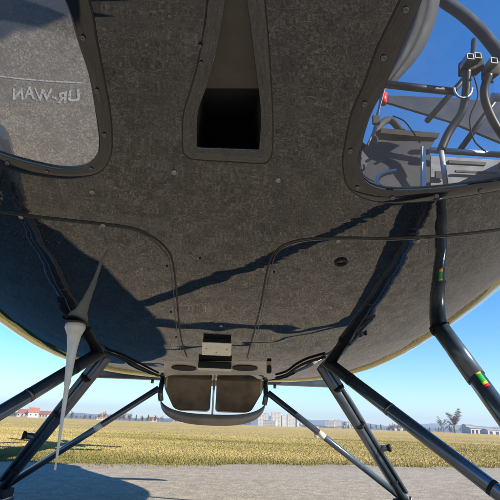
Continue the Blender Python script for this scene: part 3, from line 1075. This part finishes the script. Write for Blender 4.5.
me.loops.foreach_set('vertex_index', tri.ravel().astype(np.int32))
me.polygons.add(len(tri))
me.polygons.foreach_set('loop_start', (np.arange(len(tri)) * 3).astype(np.int32))
me.polygons.foreach_set('loop_total', np.full(len(tri), 3, np.int32))
tone = np.clip(.34 + .46 * patch + .26 * (rng.random(n) - .5) - .30 * nearv + .1 * np.sin(Y * 2.1 + .6 * np.sin(X * .7)), 0, 1)
at = me.attributes.new('tone', 'FLOAT', 'POINT')
at.data.foreach_set('value', np.repeat(tone, 5).astype(np.float32))
me.update(calc_edges=True)
me.materials.append(M['blade'])
go = bpy.data.objects.new('grass', me)
col.objects.link(go)
tag(go, 'short dry yellow green grass beyond the asphalt edge', 'grass', kind='stuff')

# ------------------------------------------------------------------ far side of the field
def horizon(px, dist):
    """ground point at the given distance in the direction of image column px"""
    yh = 424 + (px - 250) * .0366
    d = CROT @ Vector((px - 250, 250 - yh, -FPX))
    return Vector((d.x / d.y * dist, dist, -.012))
PXM = lambda dist: dist / 531.0                    # metres per photograph pixel near the horizon

# hills
V, F = [], []
nx, ny = 160, 12
for j in range(ny + 1):
    for i in range(nx + 1):
        x = -5200 + 10400 * i / nx
        y = 4600 + 1500 * j / ny
        prof = math.sin(math.pi * j / ny) ** .8
        hh = 52 + 24 * math.sin(x * .0011 + 1.0) + 18 * math.sin(x * .0029 + .6) + 9 * math.sin(x * .0071) + 5 * math.sin(x * .017 + j)
        if x > 1300: hh += 22 * sst(x, 1300, 2100)
        V.append((x, y, -2 + max(6, hh) * prof))
for j in range(ny):
    for i in range(nx):
        q = j * (nx + 1) + i
        F.append((q, q + 1, q + nx + 2, q + nx + 1))
tag(mesh_obj('hills', V, F, M['hill']), kind='structure')

# trees
def bare_tree_mesh(seed, hgt, spread, dens=1600):
    rr = random.Random(seed)
    tv, tf = [], []
    def limb(a, b, r0, r1):
        V, F = tube_data([a, a.lerp(b, .5) + Vector((rr.uniform(-.1, .1), rr.uniform(-.1, .1), 0)) * (b - a).length * .4, b], [r0, (r0 + r1) / 2, r1], 6)
        o = len(tv); tv.extend(V); tf.extend([tuple(i + o for i in f) for f in F])
    top = Vector((rr.uniform(-.3, .3), 0, hgt * .62))
    limb(Vector((0, 0, 0)), top, hgt * .022, hgt * .008)
    tips = []
    for k in range(13):
        st = top * rr.uniform(.3, 1)
        a = rr.uniform(0, 6.28)
        L = hgt * rr.uniform(.25, .42)
        e = st + Vector((math.cos(a) * spread * rr.uniform(.4, 1), math.sin(a) * spread * rr.uniform(.4, 1), L * rr.uniform(.6, 1.1)))
        limb(st, e, hgt * .008, hgt * .002)
        tips += [st.lerp(e, t) for t in (.4, .6, .8, 1)]
    cv, cf = [], []
    for k in range(dens):
        p = rr.choice(tips)
        d = Vector((rr.gauss(0, 1), rr.gauss(0, 1), abs(rr.gauss(.5, .8)))).normalized()
        L = hgt * rr.uniform(.06, .15)
        w = d.orthogonal().normalized() * hgt * .0035
        q = p + d * L
        o = len(cv)
        cv += [p - w, p + w, q]
        cf.append((o, o + 1, o + 2))
    return (tv, tf), (cv, cf)
def conifer_mesh(seed, hgt, dens=800):
    rr = random.Random(seed)
    V, F = tube_data([Vector((0, 0, 0)), Vector((0, 0, hgt * .95))], [hgt * .02, hgt * .003], 6)
    cv, cf = [], []
    for k in range(dens):
        t = rr.random() ** .7
        rad = hgt * .24 * (1 - t) + .02 * hgt
        a = rr.uniform(0, 6.28)
        r = rad * rr.uniform(.3, 1)
        p = Vector((math.cos(a) * r, math.sin(a) * r, hgt * (.1 + .88 * t)))
        s_ = hgt * .05
        q = p + Vector((math.cos(a), math.sin(a), -.5)) * s_
        w = Vector((-math.sin(a), math.cos(a), rr.uniform(-.3, .3))) * s_ * .5
        o = len(cv)
        cv += [p - w, p + w, q]
        cf.append((o, o + 1, o + 2))
    return (V, F), (cv, cf)
def make_tree(name, data, cm, label, group, loc, sc_=1, rz=0):
    t = empty(name, loc, rz)
    t.scale = (sc_,) * 3
    tag(t, label, 'tree', group)
    mesh_obj('trunk', *data[0], M['bark'], t)
    mesh_obj('crown', *data[1], M[cm], t, smooth=False)
    return t
def copy_tree(t, loc, sc_, rz, label=None):
    c = t.copy(); col.objects.link(c)
    c.location = loc; c.scale = (sc_,) * 3; c.rotation_euler = (0, 0, rz)
    if label: c['label'] = label
    for ch in t.children:
        d = ch.copy(); col.objects.link(d); d.parent = c
    return c
GT = 'trees along the far edge of the field'
LB = 'small leafless tree in the hazy row along the far edge of the field'
LC = 'dark conifer in the hazy row along the far edge of the field'
bt = [bare_tree_mesh(3 + k, 9, 3.4) for k in range(3)]
ct = conifer_mesh(9, 9)
rt = random.Random(5)
protos = [make_tree('bare_tree', bt[k], 'twig', LB, GT, horizon(100 + 12 * k, 560), .8 + .1 * k, k) for k in range(3)]
pc = make_tree('conifer_tree', ct, 'ever', LC, GT, horizon(136, 600), .8)
spots = []
for px in tuple(rt.uniform(-10, 165) for _ in range(34)) + tuple(rt.uniform(345, 500) for _ in range(30)) + (4, 12, 17, 52, 58, 70, 76, 84, 90, 96, 108, 116, 122, 130, 141, 148, 155, 163, 176, 186, 236, 244, 250, 300, 352, 360, 372, 381, 390, 398, 424, 430, 436, 441, 470, 476, 484, 492, 505, -8, -20, -34):
    spots.append((px, rt.uniform(480, 680), rt.uniform(.45, .9)))
for i, (px, d, s_) in enumerate(spots):
    if i % 4 == 3:
        copy_tree(pc, horizon(px, d), s_ * .9, rt.uniform(0, 6))
    else:
        copy_tree(protos[i % 3], horizon(px, d), s_, rt.uniform(0, 6))
big1 = make_tree('bare_tree', bare_tree_mesh(31, 13.5, 6.0, 4200), 'twig', 'largest leafless tree, right of centre beyond the field, before white buildings', None, horizon(455, 300))
big2 = make_tree('bare_tree', bare_tree_mesh(32, 8.5, 5.0, 2500), 'twig', 'lower leafless tree just left of the largest bare tree at the field edge', None, horizon(444, 310))

# low thickets closing the field
def thicket(px0, px1, dist, hgt, label, mat, seed):
    rr = random.Random(seed)
    a, b = horizon(px0, dist), horizon(px1, dist)
    L = (b - a).length
    t = empty('thicket', a.lerp(b, .5))
    tag(t, label, 'hedge', 'thickets along the far edge of the field')
    V, F = [], []
    humps = [rr.uniform(.35, 1) for _ in range(14)]
    for k in range(int(L * 34)):
        u = rr.random()
        i_ = u * 13; j = int(i_)
        top = hgt * (humps[j] + (humps[min(13, j + 1)] - humps[j]) * (i_ - j))
        p = Vector(((u - .5) * L, rr.gauss(0, 1.2), top * rr.random() ** .8))
        d = Vector((rr.gauss(0, .5), rr.gauss(0, .5), rr.uniform(.2, 1))).normalized()
        w = Vector((rr.uniform(-1, 1), rr.uniform(-1, 1), 0)).normalized() * .12
        o = len(V); V += [p - w, p + w, p + d * rr.uniform(.4, 1.1)]
        F.append((o, o + 1, o + 2))
    mesh_obj('branches', V, F, M[mat], t, smooth=False)
LT = 'low hazy brown thicket along the far edge of the field'
LG = 'low hazy green thicket along the far edge of the field'
for i, (a_, b_, h_) in enumerate(((-12, 18, 4.5), (50, 84, 4.2), (80, 118, 5.0), (108, 150, 4.0), (146, 196, 4.6), (190, 250, 3.8), (300, 350, 3.4), (345, 392, 4.4), (386, 452, 4.8), (450, 520, 3.6))):
    thicket(a_, b_, 560 + 17 * i, h_, LT if i % 3 else LG, 'twig' if i % 3 else 'ever', 50 + i)

# houses with red roofs
def house(px, dist, w, d, h, rh, label, roof='roofred', wall='plaster', rz=0.):
    t = empty('house', horizon(px, dist), rz)
    tag(t, label, 'house')
    box('wall', Vector((0, 0, h / 2)), (w, d, h), M[wall], t, bevel=0)
    o = .5
    V = [(-w / 2 - o, -d / 2 - o, h - .1), (w / 2 + o, -d / 2 - o, h - .1), (w / 2 + o, d / 2 + o, h - .1), (-w / 2 - o, d / 2 + o, h - .1), (-w / 2 - o, 0, h + rh), (w / 2 + o, 0, h + rh)]
    rf = mesh_obj('roof', V, [(0, 1, 5, 4), (2, 3, 4, 5), (0, 4, 3), (1, 2, 5), (3, 2, 1, 0)], M[roof], t, smooth=False)
    box('chimney', Vector((w * .2, .6, h + rh)), (.9, .9, 2.0), M['plaster2'], rf, bevel=0)
    k = max(2, int(w // 3.2))
    for i in range(k):
        wd = box('window', Vector((-w / 2 + w * (i + .5) / k, -d / 2 - .01, h * .55)), (1.2, .1, 1.4), M['winglass'], t, bevel=0)
    return t
house(24, 520, 11, 9, 4.0, 3.6, 'red roofed house farthest left beyond the field')
house(33, 500, 9, 8, 4.6, 4.6, 'tall gabled red roofed house among trees at the left', rz=.4)
house(44, 540, 13, 9, 3.4, 3.4, 'long low red roofed house at the left, right of the gabled one', rz=-.15)
house(102, 640, 12, 9, 3.6, 3.0, 'red roofed house behind bare trees left of the thin brace', rz=.2)
house(152, 700, 12, 9, 3.6, 2.6, 'orange roofed house seen just right of the left brace', rz=.1)
house(178, 760, 16, 10, 4.5, 2.4, 'pale house with a red roof under the belly, far left of the flats', rz=-.2)
house(200, 780, 14, 9, 3.5, 2.4, 'red roofed bungalow beneath the guard lip beyond the field')
# apartment blocks
m = NT('flats_facade')
br = m.n('ShaderNodeTexBrick', {'Vector': m.n('ShaderNodeMapping', {'Vector': m.co(), 'Rotation': (R(90), 0, 0)}).outputs[0], 'Color1': (.13, .14, .16, 1), 'Color2': (.24, .235, .23, 1), 'Mortar': (.44, .42, .395, 1), 'Scale': 1.0, 'Mortar Size': .75, 'Mortar Smooth': .0, 'Brick Width': 3.2, 'Row Height': 2.9}, offset=0.0)
m.P(Base_Color=br.outputs['Color'], Roughness=.8)
M['flats'] = m.m
def block(px, dist, w, h, label, d=14, rz=0., mat='flats'):
    t = empty('apartment_block', horizon(px, dist), rz)
    tag(t, label, 'apartment block')
    box('wall', Vector((0, 0, h / 2)), (w, d, h), M[mat], t, bevel=0)
    box('roof_slab', Vector((0, 0, h + .3)), (w + .6, d + .6, .6), M['plaster2'], t, bevel=0)
    box('lift_house', Vector((w * .15, 0, h + 1.8)), (w * .25, 5, 2.4), M['plaster'], t, bevel=0)
    return t
BL = [(261, 1150, 15, 22, 'white apartment tower nearest the left end of the row of flats'),
      (266, 1250, 12, 28, 'slim white apartment tower second from the left end of the flats'),
      (276, 1180, 22, 30, 'broad white apartment tower left of the middle of the skyline'),
      (284, 1300, 13, 25, 'narrow pale apartment tower in the gap right of the broad tower'),
      (291, 1200, 18, 26, 'square pale apartment tower left of the right brace'),
      (299, 1350, 14, 31, 'tallest slim apartment tower beside the thin right brace'),
      (270, 1050, 26, 10, 'low long apartment block in front of the left towers'),
      (330, 1200, 20, 15, 'stepped pale apartment block just right of the brace label'),
      (338, 1260, 16, 19, 'pale mid-rise block between the right brace and rear strut'),
      (349, 1220, 26, 12, 'long low white apartment block left of the rear strut'),
      (357, 1300, 12, 17, 'small pale apartment tower against the rear strut')]
for px, d, w, h, lab in BL:
    block(px, d, w, h, lab, rz=((px * 7) % 5 - 2) * .12)
def hall(px, dist, w, h, label, rz=0., mat='plaster'):
    t = empty('industrial_hall', horizon(px, dist), rz)
    tag(t, label, 'hall')
    box('wall', Vector((0, 0, h / 2)), (w, 14, h), M[mat], t, bevel=0)
    V = [(-w / 2 - .4, -7.4, h), (w / 2 + .4, -7.4, h), (w / 2 + .4, 7.4, h), (-w / 2 - .4, 7.4, h), (-w / 2 - .4, 0, h + 1.4), (w / 2 + .4, 0, h + 1.4)]
    mesh_obj('roof', V, [(0, 1, 5, 4), (2, 3, 4, 5), (0, 4, 3), (1, 2, 5), (3, 2, 1, 0)], M['roofgrey'], t, smooth=False)
    for i in range(4):
        box('loading_door', Vector((-w / 2 + w * (i + .5) / 4, -7.02, h * .35)), (w * .12, .1, h * .7), M['winglass'], t, bevel=0)
hall(476, 520, 16, 5.0, 'white hall with loading doors right of the largest bare tree')
hall(497, 500, 24, 3.8, 'long white hall at the right edge beyond the field')
hall(468, 640, 9, 9.5, 'taller white building standing behind the largest bare tree', mat='plaster2')
hall(400, 700, 30, 4.0, 'long grey hall between the two right struts beyond the field', mat='plaster2')
hall(216, 900, 40, 5.5, 'long pale hall beyond the field behind the guard lip')

# airfield marker on the grass
mkp = horizon(316.5, 19.5)
mk = empty('airfield_marker', mkp)
tag(mk, 'small white and orange marker standing in the field', 'marker')
V, F = tube_data([Vector((0, 0, 0)), Vector((0, 0, .15)), Vector((0, 0, .30))], [.10, .09, .08], 16)
mesh_obj('marker_body', V, F, M['white'], mk)
V, F = tube_data([Vector((0, 0, .30)), Vector((0, 0, .38)), Vector((0, 0, .40))], [.095, .075, .02], 16)
mesh_obj('marker_cap', V, F, M['orange'], mk)
V, F = tube_data([Vector((0, 0, .10)), Vector((0, 0, .18))], [.0985, .094], 16)
mesh_obj('marker_band', V, F, M['orange'], mk)

# ------------------------------------------------------------------ hazy air over the plain
bm = bmesh.new()
box_bm(bm, (0, 0, 89), (14600, 14600, 182))
hz = bpy.data.meshes.new('haze')
bm.to_mesh(hz); bm.free()
m = bpy.data.materials.new('hazy_air')
m.use_nodes = True
m.node_tree.nodes.remove(m.node_tree.nodes['Principled BSDF'])
pv = m.node_tree.nodes.new('ShaderNodeVolumePrincipled')
pv.inputs['Color'].default_value = (.66, .80, 1, 1)
pv.inputs['Density'].default_value = 2.0e-4
pv.inputs['Anisotropy'].default_value = .2
m.node_tree.links.new(pv.outputs[0], m.node_tree.nodes['Material Output'].inputs['Volume'])
hz.materials.append(m)
ho = bpy.data.objects.new('haze', hz)
col.objects.link(ho)
tag(ho, kind='stuff')

# ------------------------------------------------------------------ unseen standing figure, added to cast the shadow mirrored in the left window
def skin_chain(name, joints, edges, mats, parent=None, root=0, sub=2):
    me = bpy.data.meshes.new(name)
    me.from_pydata([j[0] for j in joints], edges, [])
    o = bpy.data.objects.new(name, me)
    col.objects.link(o)
    if parent: o.parent = parent
    md = o.modifiers.new('skin', 'SKIN')
    for i, j in enumerate(joints):
        r = j[1] if hasattr(j[1], '__len__') else (j[1], j[1])
        me.skin_vertices[0].data[i].radius = r
        me.skin_vertices[0].data[i].use_root = (i == root)
    md.use_smooth_shade = True
    sb = o.modifiers.new('sub', 'SUBSURF')
    sb.levels = sb.render_levels = sub
    for m_ in mats: me.materials.append(m_)
    return o
M['skin'] = simple('skin', (.50, .30, .21), .55)
M['jacket'] = simple('dark_jacket', (.03, .035, .05), .85, vscale=60)
M['jeans'] = simple('blue_jeans', (.05, .08, .15), .85, vscale=60)
M['hair'] = simple('brown_hair', (.05, .03, .02), .7)
M['shoe'] = simple('shoes', (.03, .03, .03), .6)
PX, PY = PERSON_XY = (1.42, -1.08)
pe = empty('person', (PX, PY, 0), R(28))
tag(pe, 'standing person in dark jacket and jeans, added unseen to cast the mirrored shadow', 'person')
J = [((0, 0, .95), (.16, .11)), ((0, 0, 1.15), (.15, .105)), ((0, .01, 1.36), (.175, .11)), ((0, .0, 1.47), (.07, .065)), ((0, .015, 1.56), (.058, .06)), ((0, .03, 1.65), (.075, .09)), ((0, .025, 1.73), (.06, .075)),
     ((.19, 0, 1.42), .06), ((.30, .02, 1.15), .048), ((.14, .27, 1.20), .036), ((.09, .31, 1.225), .028),
     ((-.19, 0, 1.42), .06), ((-.30, .02, 1.15), .048), ((-.14, .27, 1.20), .036), ((-.09, .31, 1.225), .028),
     ((.10, 0, .86), (.095, .10)), ((.11, .02, .48), .065), ((.12, -.01, .10), .045), ((.125, .12, .045), .04),
     ((-.10, 0, .86), (.095, .10)), ((-.11, .02, .48), .065), ((-.12, -.01, .10), .045), ((-.125, .12, .045), .04)]
E = [(0, 1), (1, 2), (2, 3), (3, 4), (4, 5), (5, 6), (2, 7), (7, 8), (8, 9), (9, 10), (2, 11), (11, 12), (12, 13), (13, 14), (0, 15), (15, 16), (16, 17), (17, 18), (0, 19), (19, 20), (20, 21), (21, 22)]
bd = skin_chain('body', J, E, [M['jacket']], pe)
dg = bpy.context.evaluated_depsgraph_get()
me = bpy.data.meshes.new_from_object(bd.evaluated_get(dg))
bd.modifiers.clear()
bd.data = me
me.materials.clear()
for k_ in ('jacket', 'jeans', 'skin', 'shoe'):
    me.materials.append(M[k_])
for p_ in me.polygons:
    c = p_.center
    p_.material_index = 2 if c.z > 1.49 or (c.y > .26 and c.z > 1) else 3 if c.z < .09 else 1 if c.z < .93 else 0
    p_.use_smooth = True
for s_ in (1, -1):
    for f, (dz, L) in enumerate(((.03, .07), (.012, .078), (-.006, .072), (-.023, .058))):
        a = Vector((s_ * .088, .315, 1.228 + dz))
        skin_chain('finger', [(a, .0095), (a + Vector((-s_ * .018, L * .45, .006)), .009), (a + Vector((-s_ * .042, L * .6, .008)), .0075)], [(0, 1), (1, 2)], [M['skin']], bd, 0, 1)
    a = Vector((s_ * .085, .305, 1.25))
    skin_chain('thumb', [(a, .011), (a + Vector((-s_ * .02, .005, .025)), .0105), (a + Vector((-s_ * .042, .012, .034)), .009)], [(0, 1), (1, 2)], [M['skin']], bd, 0, 1)
hv, hf = [], []
for i in range(9):
    for j in range(20):
        t = i / 8 * 1.9; a = 2 * math.pi * j / 20
        cut = 1 - .35 * (math.sin(a) > .2) * (i > 5)
        hv.append((.088 * math.sin(t) * math.cos(a) * cut, .015 + .108 * math.sin(t) * math.sin(a) * cut, 1.675 + .105 * math.cos(t)))
for i in range(8):
    for j in range(20):
        k_ = (j + 1) % 20
        hf.append((i * 20 + j, i * 20 + k_, (i + 1) * 20 + k_, (i + 1) * 20 + j))
mesh_obj('hair', hv, hf, M['hair'], pe)
for s_ in (1, -1):
    tube('eye', [(s_ * .031, .104, 1.655), (s_ * .031, .118, 1.655)], [.012, .006], M['white'], bd, 10)
    tube('ear', [(s_ * .07, .02, 1.64), (s_ * .088, .012, 1.645)], [.026, .018], M['skin'], bd, 10, .6)
tube('nose', [(0, .108, 1.66), (0, .128, 1.625)], [.010, .015], M['skin'], bd, 10)
tube('mouth', [(-.022, .106, 1.59), (.022, .106, 1.59)], .006, M['red'], bd, 8)
ph = empty('phone', (PX, PY, 0), R(28))
tag(ph, 'black smartphone held up in both hands by the standing person', 'phone')
box('phone_body', Vector((0, .345, 1.235)), (.155, .009, .075), M['matte'], ph, bevel=.003)
